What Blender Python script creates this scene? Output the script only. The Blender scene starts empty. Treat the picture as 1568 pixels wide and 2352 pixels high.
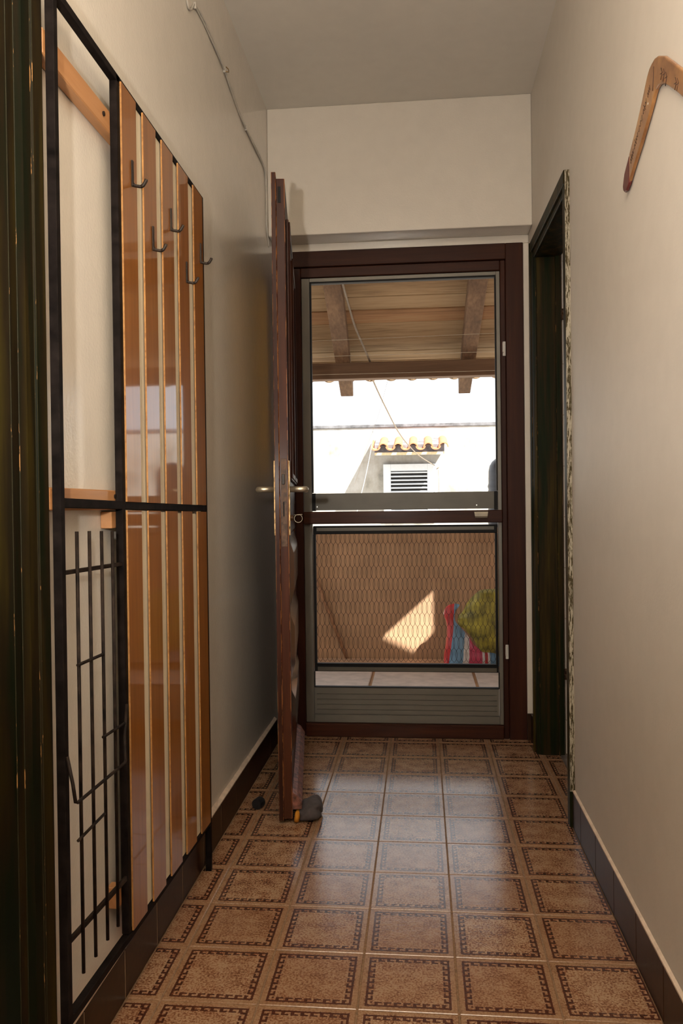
import bpy, bmesh, math, random
from mathutils import Vector, Matrix
random.seed(7)
C = bpy.context.scene.collection
S = bpy.context.scene

# ------------------------------------------------------------------ camera
cam_d = bpy.data.cameras.new('camera'); cam = bpy.data.objects.new('camera', cam_d); C.objects.link(cam)
cam_d.sensor_fit = 'VERTICAL'; cam_d.sensor_height = 36.0; cam_d.lens = 36.0*1862.31/2352
cam_d.clip_start = 0.02; cam_d.clip_end = 200
YAW, PIT, ROL = -0.0981, -0.0111, -0.0121
_cy, _sy, _cp, _sp, _cr, _sr = math.cos(YAW), math.sin(YAW), math.cos(PIT), math.sin(PIT), math.cos(ROL), math.sin(ROL)
fwd = Vector((_sy*_cp, _cy*_cp, _sp)); rgt = Vector((_cy, -_sy, 0)); upv = rgt.cross(fwd)
r2 = _cr*rgt+_sr*upv; u2 = -_sr*rgt+_cr*upv
M = Matrix(((r2.x, u2.x, -fwd.x, 0), (r2.y, u2.y, -fwd.y, 0), (r2.z, u2.z, -fwd.z, 1.0018), (0, 0, 0, 1)))
cam.matrix_world = M
S.camera = cam

# ------------------------------------------------------------------ world, sun, lamps, exposure
w = bpy.data.worlds.new('sky'); S.world = w; w.use_nodes = True
bg = w.node_tree.nodes['Background']; bg.inputs['Color'].default_value = (0.93, 0.97, 1.0, 1); bg.inputs['Strength'].default_value = 1.9
sun_d = bpy.data.lights.new('sun', 'SUN'); sun = bpy.data.objects.new('sun', sun_d); C.objects.link(sun)
SUN = Vector((-0.63, 0.55, -1.0))
sun.rotation_euler = SUN.to_track_quat('-Z', 'Y').to_euler(); sun.location = (6, -4, 12)
sun_d.energy = 22.0; sun_d.angle = math.radians(0.45); sun_d.color = (1.0, 0.95, 0.86)
# camera flash turned up to the ceiling, with a little light spilling forward
fb_d = bpy.data.lights.new('camera_flash', 'SPOT'); fb = bpy.data.objects.new('camera_flash', fb_d); C.objects.link(fb)
fb.location = (-0.22, -0.02, 1.16); fb_d.shadow_soft_size = 0.03; fb_d.energy = 1060; fb_d.color = (1.0, 0.94, 0.86)
fb_d.spot_size = math.radians(100); fb_d.spot_blend = 0.8
fb.rotation_euler = Vector((0.12, -0.16, 1.0)).to_track_quat('-Z', 'Y').to_euler()
fl_d = bpy.data.lights.new('flash_spill', 'SPOT'); fl = bpy.data.objects.new('flash_spill', fl_d); C.objects.link(fl)
fl.location = (-0.24, 0.0, 1.14); fl_d.shadow_soft_size = 0.025; fl_d.energy = 105; fl_d.color = (1.0, 0.94, 0.86)
fl_d.spot_size = math.radians(112); fl_d.spot_blend = 1.0
fl.rotation_euler = Vector((-0.02, 1.0, 0.50)).to_track_quat('-Z', 'Y').to_euler()
S.view_settings.view_transform = 'Standard'; S.view_settings.look = 'None'
S.view_settings.exposure = 0.0; S.view_settings.gamma = 1.0; S.view_settings.use_curve_mapping = False

# ------------------------------------------------------------------ materials
def srgb(r, g, b):
    f = lambda c: (c/255/12.92) if c/255 <= 0.04045 else ((c/255+0.055)/1.055)**2.4
    return (f(r), f(g), f(b), 1)
class NT:
    def __init__(s, name):
        s.m = bpy.data.materials.new(name); s.m.use_nodes = True; s.t = s.m.node_tree
        s.p = s.t.nodes['Principled BSDF']; s.out = s.t.nodes['Material Output']
    def n(s, typ, **kw):
        d = s.t.nodes.new(typ)
        for k, v in kw.items(): setattr(d, k, v)
        return d
    def l(s, a, b): s.t.links.new(a, b)
    def val(s, x, inp):
        if hasattr(x, 'is_linked'): s.l(x, inp)
        else: inp.default_value = x
    def math(s, op, a, b=0.0, c=None, clamp=False):
        d = s.n('ShaderNodeMath', operation=op, use_clamp=clamp); s.val(a, d.inputs[0]); s.val(b, d.inputs[1])
        if c is not None: s.val(c, d.inputs[2])
        return d.outputs[0]
    def mix(s, f, a, b):
        d = s.n('ShaderNodeMix', data_type='RGBA'); s.val(f, d.inputs[0]); s.val(a, d.inputs[6]); s.val(b, d.inputs[7]); return d.outputs[2]
    def coord(s, kind='Object', scale=(1, 1, 1), rand=0.0):
        tc = s.n('ShaderNodeTexCoord'); mp = s.n('ShaderNodeMapping'); mp.inputs['Scale'].default_value = scale
        s.l(tc.outputs[kind], mp.inputs['Vector'])
        if rand:
            oi = s.n('ShaderNodeObjectInfo'); r = s.math('MULTIPLY', oi.outputs['Random'], rand)
            cb = s.n('ShaderNodeCombineXYZ'); s.l(r, cb.inputs[0]); s.l(r, cb.inputs[1]); s.l(r, cb.inputs[2])
            s.l(cb.outputs[0], mp.inputs['Location'])
        return mp.outputs[0]
    def noise(s, vec, scale, detail=3.0, rough=0.55, out=0):
        d = s.n('ShaderNodeTexNoise'); s.l(vec, d.inputs['Vector']); d.inputs['Scale'].default_value = scale
        d.inputs['Detail'].default_value = detail; d.inputs['Roughness'].default_value = rough; return d.outputs[out]
    def ramp(s, f, stops, interp='LINEAR'):
        d = s.n('ShaderNodeValToRGB'); d.color_ramp.interpolation = interp; e = d.color_ramp.elements
        while len(e) < len(stops): e.new(0.5)
        for i, (p, c) in enumerate(stops): e[i].position = p; e[i].color = c if len(c) == 4 else (*c, 1)
        s.val(f, d.inputs[0]); return d.outputs[0]
    def bump(s, h, strength=0.3, dist=0.002):
        d = s.n('ShaderNodeBump'); d.inputs['Strength'].default_value = strength; d.inputs['Distance'].default_value = dist
        s.l(h, d.inputs['Height']); s.l(d.outputs[0], s.p.inputs['Normal'])
    def set(s, **kw):
        for k, v in kw.items(): s.val(v, s.p.inputs[k.replace('_', ' ')])
        return s.m

def plain(name, col, rough=0.5, metal=0.0, vary=0.12, scale=30, bump=0.0, bscale=200, coat=0.0, stretch=(1, 1, 1), spec=0.5):
    t = NT(name); v = t.coord(scale=stretch, rand=50)
    n = t.noise(v, scale, 4)
    dark = tuple(c*(1-vary*2) for c in col[:3])+(1,); lite = tuple(min(1, c*(1+vary)) for c in col[:3])+(1,)
    t.set(Base_Color=t.ramp(n, [(0.3, dark), (0.7, lite)]), Roughness=rough, Metallic=metal)
    t.p.inputs['Specular IOR Level'].default_value = spec
    if coat: t.p.inputs['Coat Weight'].default_value = coat; t.p.inputs['Coat Roughness'].default_value = 0.1
    if bump: t.bump(t.noise(v, bscale, 3), bump, 0.001)
    return t.m

def wood(name, dark, mid, lite, axis='Z', rough=0.4, coat=0.0, coatr=0.12, fine=60, bump=0.15, spec=0.5):
    t = NT(name); st = {'X': (0.06, 1, 1), 'Y': (1, 0.06, 1), 'Z': (1, 1, 0.05)}[axis]
    v = t.coord(scale=st, rand=40); n1 = t.noise(v, fine, 5, 0.6); n2 = t.noise(v, fine*0.18, 3)
    f = t.math('ADD', t.math('MULTIPLY', n1, 0.5), t.math('MULTIPLY', n2, 0.5))
    t.set(Base_Color=t.ramp(f, [(0.32, dark), (0.5, mid), (0.68, lite)]), Roughness=rough)
    t.p.inputs['Coat Weight'].default_value = coat; t.p.inputs['Coat Roughness'].default_value = coatr
    t.p.inputs['Specular IOR Level'].default_value = spec
    t.bump(n1, bump, 0.0008)
    return t.m

def wallpaint(name, col, rough, spec, bs):
    t = NT(name); v = t.coord()
    big = t.noise(v, 1.3, 4); sm = t.noise(v, 18, 4)
    f = t.math('ADD', t.math('MULTIPLY', big, 0.6), t.math('MULTIPLY', sm, 0.4))
    a = tuple(c*0.93 for c in col[:3])+(1,)
    t.set(Base_Color=t.ramp(f, [(0.35, a), (0.65, col)]), Roughness=rough)
    t.p.inputs['Specular IOR Level'].default_value = spec
    h = t.math('ADD', t.noise(v, 150, 3), t.math('MULTIPLY', t.noise(v, 22, 2), 0.8))
    t.bump(h, bs, 0.0015)
    return t.m
WALL = (0.715, 0.655, 0.57, 1)
M_wall = wallpaint('satin wall paint', WALL, 0.16, 0.5, 0.34)
M_wallr = wallpaint('matt wall paint', (0.655, 0.60, 0.53, 1), 0.55, 0.4, 0.22)
M_ceil = wallpaint('ceiling paint', (0.70, 0.655, 0.58, 1), 0.7, 0.3, 0.08)
M_plaster = plain('raw plaster edge', (0.66, 0.52, 0.40, 1), 0.9, vary=0.1, bump=0.4, bscale=90)

def tile_mat():
    t = NT('printed floor tile'); tc = t.n('ShaderNodeTexCoord'); sp = t.n('ShaderNodeSeparateXYZ'); t.l(tc.outputs['Object'], sp.inputs[0])
    x, y = sp.outputs[0], sp.outputs[1]
    ax, ay = t.math('ABSOLUTE', x), t.math('ABSOLUTE', y)
    d = t.math('MAXIMUM', ax, ay)
    isx = t.math('GREATER_THAN', ax, ay)
    along = t.math('ADD', t.math('MULTIPLY', isx, y), t.math('MULTIPLY', t.math('SUBTRACT', 1.0, isx), x))
    OUT, IN, PER = 0.0865, 0.0715, 0.0192
    v = t.math('DIVIDE', t.math('SUBTRACT', OUT, d), OUT-IN)
    u = t.math('FRACT', t.math('ADD', t.math('DIVIDE', along, PER), 100.5))
    lt = lambda a, b: t.math('LESS_THAN', a, b)
    gt = lambda a, b: t.math('GREATER_THAN', a, b)
    AND = lambda a, b: t.math('MULTIPLY', a, b)
    OR = lambda a, b: t.math('MAXIMUM', a, b)
    band = AND(gt(v, 0.0), lt(v, 1.0))
    line = lt(v, 0.33)
    stub = lt(u, 0.36)
    bar = AND(gt(v, 0.70), lt(u, 0.78))
    key = AND(band, OR(line, OR(stub, bar)))
    # speckle
    oi = t.n('ShaderNodeObjectInfo'); r = t.math('MULTIPLY', oi.outputs['Random'], 37.0)
    cb = t.n('ShaderNodeCombineXYZ'); t.l(r, cb.inputs[0]); t.l(r, cb.inputs[1])
    ad = t.n('ShaderNodeVectorMath', operation='ADD'); t.l(tc.outputs['Object'], ad.inputs[0]); t.l(cb.outputs[0], ad.inputs[1])
    v3 = ad.outputs[0]
    sp1 = t.noise(v3, 210, 4, 0.65); sp2 = t.noise(v3, 24, 3)
    f = t.math('ADD', t.math('MULTIPLY', sp1, 0.72), t.math('MULTIPLY', sp2, 0.28))
    base = t.ramp(f, [(0.40, (0.085, 0.023, 0.009)), (0.475, (0.27, 0.128, 0.064)), (0.55, (0.42, 0.272, 0.165))])
    tint = t.math('MULTIPLY', oi.outputs['Random'], 0.45)
    base = t.mix(tint, base, (0.24, 0.11, 0.052, 1))
    wear = t.math('GREATER_THAN', t.noise(v3, 70, 4, 0.7), 0.30)
    keym = t.math('MULTIPLY', key, t.math('MULTIPLY', wear, 0.93))
    col = t.mix(keym, base, (0.060, 0.013, 0.006, 1))
    edge = gt(d, 0.0885)
    col = t.mix(t.math('MULTIPLY', edge, 0.55), col, (0.30, 0.17, 0.09, 1))
    t.set(Base_Color=col, Roughness=0.17)
    t.p.inputs['Specular IOR Level'].default_value = 0.62
    h = t.math('ADD', t.noise(v3, 130, 3, 0.6), t.math('MULTIPLY', t.noise(v3, 38, 2), 0.8))
    t.bump(h, 0.22, 0.0012)
    return t.m
M_tile = tile_mat()
M_grout = plain('brown grout', (0.25, 0.145, 0.075, 1), 0.8, vary=0.2, scale=120)
M_base = plain('dark brown skirting tile', (0.042, 0.019, 0.009, 1), 0.35, vary=0.15, scale=60, spec=0.15)
M_joint = plain('pale joint', (0.40, 0.30, 0.2, 1), 0.8)

M_slat = wood('orange veneer', (0.195, 0.064, 0.010, 1), (0.255, 0.090, 0.016, 1), (0.305, 0.112, 0.023, 1), 'Z', 0.45, 0.85, 0.045, 90, 0.03, 0.2)
M_ply = wood('raw ply edge', (0.18, 0.07, 0.018, 1), (0.36, 0.165, 0.045, 1), (0.46, 0.23, 0.07, 1), 'Y', 0.7, fine=120)
M_backing = plain('beige backing board', (0.66, 0.58, 0.43, 1), 0.5, vary=0.04, scale=6)
M_batten = wood('varnished batten', (0.34, 0.15, 0.05, 1), (0.45, 0.21, 0.08, 1), (0.52, 0.26, 0.11, 1), 'Y', 0.45, 0.3, fine=60)
M_black = plain('chipped black paint', (0.0115, 0.0085, 0.0075, 1), 0.55, vary=0.3, scale=40, spec=0.04)
M_iron = plain('wrought iron', (0.022, 0.014, 0.010, 1), 0.55, vary=0.45, scale=35, spec=0.1)
M_hook = plain('bronzed iron', (0.028, 0.018, 0.012, 1), 0.45, vary=0.3, spec=0.3)
M_red = wood('mahogany varnish', (0.020, 0.0052, 0.0028, 1), (0.040, 0.0110, 0.0052, 1), (0.080, 0.023, 0.009, 1), 'Z', 0.5, 0.06, 0.2, 45, 0.2, 0.16)
M_redx = wood('mahogany varnish across', (0.020, 0.0052, 0.0028, 1), (0.040, 0.0110, 0.0052, 1), (0.080, 0.023, 0.009, 1), 'X', 0.5, 0.06, 0.2, 45, 0.2, 0.16)
M_redpanel = wood('mahogany panel', (0.040, 0.012, 0.007, 1), (0.062, 0.018, 0.010, 1), (0.085, 0.026, 0.014, 1), 'Y', 0.22, 0.8, 0.12, 45, 0.1)
M_drip = plain('sun bleached mahogany', (0.22, 0.085, 0.06, 1), 0.6, vary=0.45, scale=70, bump=0.5, bscale=140)

def stain(name='green black wood stain', k=0.42):
    t = NT(name); v = t.coord(scale=(1, 1, 0.05)); a = t.noise(v, 26, 3); b = t.noise(v, 120, 4)
    f = t.math('ADD', t.math('MULTIPLY', a, 0.75), t.math('MULTIPLY', b, 0.25))
    col = t.ramp(f, [(p, tuple(c*k for c in q)) for p, q in [(0.30, (0.006, 0.005, 0.003)), (0.43, (0.009, 0.0135, 0.004)), (0.52, (0.024, 0.0145, 0.005)), (0.66, (0.055, 0.038, 0.006))]])
    t.set(Base_Color=col, Roughness=0.5); t.p.inputs['Specular IOR Level'].default_value = 0.09; t.bump(b, 0.15, 0.0008); return t.m
M_stain = stain()
M_stainb = stain('olive brown wood stain', 1.1)
def wornedge(name, a, b, thr, zs=0.12, sc=140):
    t = NT(name); v = t.coord(scale=(1, 1, zs)); n = t.noise(v, sc, 4, 0.65)
    m = t.ramp(n, [(thr-0.01, (0, 0, 0)), (thr+0.01, (1, 1, 1))])
    t.set(Base_Color=t.mix(m, a, b), Roughness=0.6); t.p.inputs['Specular IOR Level'].default_value = 0.12; return t.m
M_wear = wornedge('worn stain edge', (0.018, 0.016, 0.007, 1), (0.30, 0.15, 0.05, 1), 0.62)
M_redwear = wornedge('worn mahogany edge', (0.07, 0.018, 0.008, 1), (0.40, 0.15, 0.045, 1), 0.50)
M_peel = wornedge('peeling paint edge', (0.055, 0.040, 0.016, 1), (0.38, 0.335, 0.255, 1), 0.50, 0.10, 330)

M_alu = plain('grey anodised aluminium', (0.17, 0.155, 0.128, 1), 0.42, metal=0.3, vary=0.05, scale=8)
M_gasket = plain('black rubber gasket', (0.007, 0.006, 0.006, 1), 0.6, vary=0.2, spec=0.2)
M_grey = plain('grey brown rail', (0.10, 0.088, 0.068, 1), 0.45, metal=0.2, vary=0.08, scale=8)
M_wire = plain('rusty mesh wire', (0.035, 0.018, 0.011, 1), 0.6, metal=0.2, vary=0.4, scale=60)
M_white = plain('white plastic', (0.62, 0.58, 0.52, 1), 0.4, vary=0.05)
M_steel = plain('brushed steel', (0.52, 0.46, 0.35, 1), 0.36, metal=0.85, vary=0.06, scale=60)
M_pull = plain('dull pull metal', (0.36, 0.31, 0.235, 1), 0.45, metal=0.5, vary=0.1)
M_brass = plain('aged brass', (0.36, 0.23, 0.10, 1), 0.42, metal=0.7, vary=0.45, scale=60)
M_lock = plain('rusty lock steel', (0.085, 0.042, 0.02, 1), 0.5, metal=0.4, vary=0.3, scale=70)

def amber():
    t = NT('amber glass')
    tr = t.n('ShaderNodeBsdfTransparent'); tr.inputs['Color'].default_value = (0.95, 0.76, 0.12, 1)
    tl = t.n('ShaderNodeBsdfTranslucent'); tl.inputs['Color'].default_value = (0.90, 0.64, 0.08, 1)
    gl = t.n('ShaderNodeBsdfGlossy'); gl.inputs['Roughness'].default_value = 0.1
    fr = t.n('ShaderNodeFresnel'); fr.inputs['IOR'].default_value = 1.3
    a = t.n('ShaderNodeMixShader'); a.inputs[0].default_value = 0.45; t.l(tr.outputs[0], a.inputs[1]); t.l(tl.outputs[0], a.inputs[2])
    b = t.n('ShaderNodeMixShader'); t.l(fr.outputs[0], b.inputs[0]); t.l(a.outputs[0], b.inputs[1]); t.l(gl.outputs[0], b.inputs[2])
    t.l(b.outputs[0], t.out.inputs['Surface']); return t.m
M_amber = amber()

M_plank = wood('weathered roof board', (0.19, 0.115, 0.053, 1), (0.385, 0.26, 0.14, 1), (0.45, 0.325, 0.19, 1), 'X', 0.8, fine=80, bump=0.6)
M_plankr = wood('reddish roof board', (0.21, 0.105, 0.045, 1), (0.36, 0.195, 0.09, 1), (0.42, 0.275, 0.145, 1), 'X', 0.8, fine=70, bump=0.6)
M_raft = wood('brown rafter', (0.085, 0.045, 0.022, 1), (0.165, 0.092, 0.048, 1), (0.26, 0.155, 0.082, 1), 'Y', 0.8, fine=60, bump=0.5)
M_beam = wood('brown eave beam', (0.09, 0.048, 0.025, 1), (0.165, 0.092, 0.05, 1), (0.22, 0.13, 0.075, 1), 'X', 0.8, fine=30, bump=0.5)
M_roof = plain('clay roof tile', (0.50, 0.24, 0.12, 1), 0.8, vary=0.25, scale=25)
M_nose = plain('dusty clay tile nose', (0.36, 0.245, 0.14, 1), 0.85, vary=0.25, scale=30)
M_awn = plain('orange clay tile', (0.50, 0.165, 0.075, 1), 0.8, vary=0.12, scale=20)
M_tan = plain('tan render', (0.42, 0.255, 0.148, 1), 0.9, vary=0.10, scale=5, bump=0.3, bscale=60)
M_slab = plain('pinkish stone slab', (0.47, 0.40, 0.355, 1), 0.75, vary=0.10, scale=14, bump=0.2, bscale=90)
M_ground = plain('pale concrete ground', (0.5, 0.46, 0.40, 1), 0.9, vary=0.1, scale=3)
M_ext = plain('outside house render', (0.62, 0.55, 0.45, 1), 0.9, vary=0.06, scale=6)
def plaster():
    t = NT('patchy cement plaster'); v = t.coord(); a = t.noise(v, 2.2, 6, 0.62); vs = t.coord(scale=(1, 1, 0.3)); b = t.noise(vs, 7, 4)
    f = t.math('ADD', t.math('MULTIPLY', a, 0.65), t.math('MULTIPLY', b, 0.35))
    t.set(Base_Color=t.ramp(f, [(0.38, (0.19, 0.18, 0.155)), (0.47, (0.32, 0.30, 0.26)), (0.56, (0.40, 0.385, 0.36))]), Roughness=0.9)
    t.bump(b, 0.3, 0.004); return t.m
M_neigh = plaster()
M_cop = plain('grey coping', (0.15, 0.15, 0.16, 1), 0.8, vary=0.3, scale=9)
M_winw = plain('white painted shutter', (0.66, 0.69, 0.72, 1), 0.5, vary=0.03)
M_dark = plain('dark louvre gap', (0.02, 0.018, 0.016, 1), 0.9)
M_board = plain('yellowed fascia board', (0.62, 0.50, 0.30, 1), 0.7, vary=0.1)
M_cord = plain('grey brown cable sheath', (0.24, 0.19, 0.14, 1), 0.6, vary=0.15)
M_line = plain('pale nylon line', (0.60, 0.53, 0.42, 1), 0.5, vary=0.1)
M_bcable = plain('off white flat cable', (0.50, 0.46, 0.40, 1), 0.45, vary=0.1)
M_pipe = plain('dark ribbed duct', (0.035, 0.034, 0.042, 1), 0.4, vary=0.15)
M_tilew = plain('white bathroom tile', (0.62, 0.55, 0.50, 1), 0.2, vary=0.03)
M_sill = plain('grey marble threshold', (0.20, 0.17, 0.15, 1), 0.35, vary=0.25, scale=25)
M_olive = plain('olive quilted cloth', (0.30, 0.25, 0.028, 1), 0.55, vary=0.35, scale=14, bump=0.4, bscale=60)
M_pole = plain('brown wooden pole', (0.40, 0.215, 0.115, 1), 0.6, vary=0.15)
M_rubber = plain('black rubber', (0.010, 0.010, 0.011, 1), 0.6, vary=0.2)
M_sock = plain('charcoal felt', (0.075, 0.062, 0.062, 1), 0.95, vary=0.15, scale=60, bump=0.4, bscale=220)
M_yellow = plain('yellow lining', (0.58, 0.23, 0.012, 1), 0.8, vary=0.2, scale=60)
def stripes():
    t = NT('striped woven plastic'); tc = t.n('ShaderNodeTexCoord'); sp = t.n('ShaderNodeSeparateXYZ'); t.l(tc.outputs['Object'], sp.inputs[0])
    n = t.noise(tc.outputs['Object'], 7, 3)
    # stripes fan out from the gathered neck, so they are read across the bag's own width
    zz = t.math('MULTIPLY_ADD', sp.outputs[2], 0.55, 0.86)
    xx = t.math('ADD', t.math('MULTIPLY', sp.outputs[0], zz), t.math('MULTIPLY', t.math('SUBTRACT', n, 0.5), 0.025))
    f = t.math('MULTIPLY_ADD', xx, 2.75, 0.62)
    W, B, R, P = (0.72, 0.66, 0.64), (0.16, 0.30, 0.46), (0.52, 0.045, 0.05), (0.60, 0.07, 0.14)
    st = [(0.0, W), (0.035, R), (0.10, R), (0.14, R), (0.19, B), (0.37, W), (0.45, P), (0.62, W), (0.65, R), (0.69, W), (0.72, B), (0.86, W), (0.94, R)]
    t.set(Base_Color=t.ramp(f, st, 'CONSTANT'), Roughness=0.4)
    t.bump(t.noise(tc.outputs['Object'], 26, 3), 0.5, 0.006); return t.m
M_bag = stripes()
def boom():
    t = NT('burnt boomerang wood'); v = t.coord(scale=(1, 1, 1)); a = t.noise(v, 16, 4, 0.6); b = t.noise(v, 75, 4, 0.6)
    base = t.ramp(a, [(0.35, (0.21, 0.085, 0.03)), (0.55, (0.36, 0.17, 0.06)), (0.7, (0.47, 0.25, 0.09))])
    m = t.ramp(b, [(0.60, (0, 0, 0)), (0.68, (1, 1, 1))])
    t.set(Base_Color=t.mix(t.math('MULTIPLY', m, 0.35), base, (0.06, 0.02, 0.01, 1)), Roughness=0.35)
    t.p.inputs['Coat Weight'].default_value = 0.5; return t.m
M_boom = boom()
M_burn = plain('burnt line', (0.05, 0.018, 0.010, 1), 0.5)
M_tip = plain('dark red painted tip', (0.12, 0.022, 0.018, 1), 0.4, vary=0.15)

# ------------------------------------------------------------------ mesh helpers
class MB:
    def __init__(s): s.v = []; s.f = []; s.m = []; s.sm = []
    def add(s, vs, fs, mi=0, smooth=False):
        o = len(s.v); s.v += [Vector(p) for p in vs]
        for f in fs: s.f.append([i+o for i in f]); s.m.append(mi); s.sm.append(smooth)
        return s
    def box(s, x0, x1, y0, y1, z0, z1, mi=0):
        return s.hexa([(x0, y0, z0), (x1, y0, z0), (x1, y1, z0), (x0, y1, z0), (x0, y0, z1), (x1, y0, z1), (x1, y1, z1), (x0, y1, z1)], mi)
    def hexa(s, p, mi=0):
        return s.add(p, [(3, 2, 1, 0), (4, 5, 6, 7), (0, 1, 5, 4), (1, 2, 6, 5), (2, 3, 7, 6), (3, 0, 4, 7)], mi)
    def ybar(s, x0, x1, y0, y1, za, zb, h):          # bar along Y whose underside runs from za to zb
        return s.hexa([(x0, y0, za), (x1, y0, za), (x1, y1, zb), (x0, y1, zb), (x0, y0, za+h), (x1, y0, za+h), (x1, y1, zb+h), (x0, y1, zb+h)])
    def prism(s, pts, d, mi=0, caps=True):            # pts: 3D polygon, d: extrusion vector
        n = len(pts); d = Vector(d); a = [Vector(p) for p in pts]; b = [p+d for p in a]
        fs = [(i, (i+1) % n, n+(i+1) % n, n+i) for i in range(n)]
        if caps: fs += [tuple(range(n-1, -1, -1)), tuple(range(n, 2*n))]
        return s.add(a+b, fs, mi)
    def tube(s, path, r, seg=8, mi=0, smooth=True, flat=None, closed=False):
        P = [Vector(p) for p in path]; n = len(P); rr = r if isinstance(r, (list, tuple)) else [r]*n
        vs = []; ref = None
        for i in range(n):
            t = (P[(i+1) % n]-P[i-1]) if closed else (P[min(i+1, n-1)]-P[max(i-1, 0)])
            t.normalize()
            if ref is None: ref = t.orthogonal().normalized() if flat is None else Vector(flat)
            a = (ref-t*ref.dot(t)).normalized(); b = t.cross(a); ref = a
            for k in range(seg):
                an = 2*math.pi*(k+0.5)/seg; vs.append(P[i]+a*(math.cos(an)*rr[i])+b*(math.sin(an)*rr[i]))
        fs = []
        for i in range(n if closed else n-1):
            j = (i+1) % n
            for k in range(seg): fs.append((i*seg+k, i*seg+(k+1) % seg, j*seg+(k+1) % seg, j*seg+k))
        s.add(vs, fs, mi, smooth)
        if not closed: o = len(s.v)-len(vs); s.f.append([o+k for k in range(seg-1, -1, -1)]); s.m.append(mi); s.sm.append(False); s.f.append([o+(n-1)*seg+k for k in range(seg)]); s.m.append(mi); s.sm.append(False)
        return s
    def rings(s, rings, mi=0, smooth=True, cap=True):
        n = len(rings[0]); vs = [p for r in rings for p in r]; fs = []
        for i in range(len(rings)-1):
            for k in range(n): fs.append((i*n+k, i*n+(k+1) % n, (i+1)*n+(k+1) % n, (i+1)*n+k))
        if cap: fs += [tuple(range(n-1, -1, -1)), tuple((len(rings)-1)*n+k for k in range(n))]
        return s.add(vs, fs, mi, smooth)
    def build(s, name, mats, parent=None, bevel=0.0, seg=1, bmat=None, origin=None, subsurf=0):
        if not isinstance(mats, (list, tuple)): mats = [mats]
        org = Vector(origin) if origin is not None else (Vector([min(p[i] for p in s.v) for i in range(3)])+Vector([max(p[i] for p in s.v) for i in range(3)]))/2
        me = bpy.data.meshes.new(name); me.from_pydata([p-org for p in s.v], [], s.f)
        for m in mats: me.materials.append(m)
        for p, mi, sm in zip(me.polygons, s.m, s.sm): p.material_index = mi; p.use_smooth = sm
        bm = bmesh.new(); bm.from_mesh(me)
        bmesh.ops.recalc_face_normals(bm, faces=bm.faces)
        if bevel:
            ed = [e for e in bm.edges if len(e.link_faces) == 2 and e.calc_face_angle(0) > 0.6]
            bmesh.ops.bevel(bm, geom=ed, offset=bevel, segments=seg, affect='EDGES', clamp_overlap=True, material=-1 if bmat is None else bmat, profile=0.5)
        bm.to_mesh(me); bm.free()
        return link(name, me, org, parent, subsurf)
def wloc(o):
    p = Vector(o.location)
    while o.parent: o = o.parent; p = p+Vector(o.location)
    return p
def link(name, me, org, parent=None, subsurf=0):
    o = bpy.data.objects.new(name, me); C.objects.link(o)
    if parent: o.parent = parent; o.location = Vector(org)-wloc(parent)
    else: o.location = org
    if subsurf: mod = o.modifiers.new('smooth', 'SUBSURF'); mod.levels = subsurf; mod.render_levels = subsurf
    return o
def empty(name, loc):
    o = bpy.data.objects.new(name, None); C.objects.link(o); o.location = loc; o.empty_display_size = 0.05; return o
def tag(o, label, cat, group=None):
    o['label'] = label; o['category'] = cat
    if group: o['group'] = group
    return o
def struct(o, label=None):
    o['kind'] = 'structure'
    if label: o['label'] = label
    return o
def circ(c, a, b, r, n=16): return [Vector(c)+Vector(a)*(r*math.cos(2*math.pi*k/n))+Vector(b)*(r*math.sin(2*math.pi*k/n)) for k in range(n)]

XL, XR, YB, ZC = -0.620, 0.457, 3.335, 2.638

# ------------------------------------------------------------------ room shell
fl_o = struct(MB().box(-0.75, 0.60, -2.6, 3.46, -0.12, -0.0022).build('floor', M_grout), 'tiled corridor floor with brown grout')
struct(MB().box(-0.80, 0.60, -2.7, 3.60, ZC, ZC+0.12).build('ceiling', M_ceil), 'plain off white ceiling')
b = MB()
b.box(XL-0.13, XL, 1.185, YB+0.3, -0.02, ZC); b.box(XL-0.13, XL, -2.6, 0.36, -0.02, ZC); b.box(XL-0.13, XL, 0.36, 1.185, 2.04, ZC)
struct(b.build('wall_left', M_wall), 'cream satin painted left wall')
b = MB()
b.box(XR, 0.555, -2.6, 2.56, -0.02, ZC); b.box(XR, 0.555, 3.262, YB+0.3, -0.02, ZC); b.box(XR, 0.555, 2.56, 3.262, 2.0, ZC)
struct(b.build('wall_right', M_wallr), 'cream painted right wall')
b = MB()
b.box(XL, XR, YB, 3.60, 2.112, ZC)                                     # beam over the entrance
b.box(XL, XR, 3.452, 3.60, 2.078, 2.112); b.box(0.433, XR, 3.452, 3.60, -0.02, 2.078); b.box(XL, -0.612, 3.452, 3.60, -0.02, 2.078)
wb = struct(b.build('wall_back', M_wall, bevel=0.006, seg=2), 'end wall with a deep beam above the entrance')
struct(MB().box(XL, XR, -2.7, -2.6, -0.02, ZC).build('wall_front', M_wall), 'wall behind the viewpoint')

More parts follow.
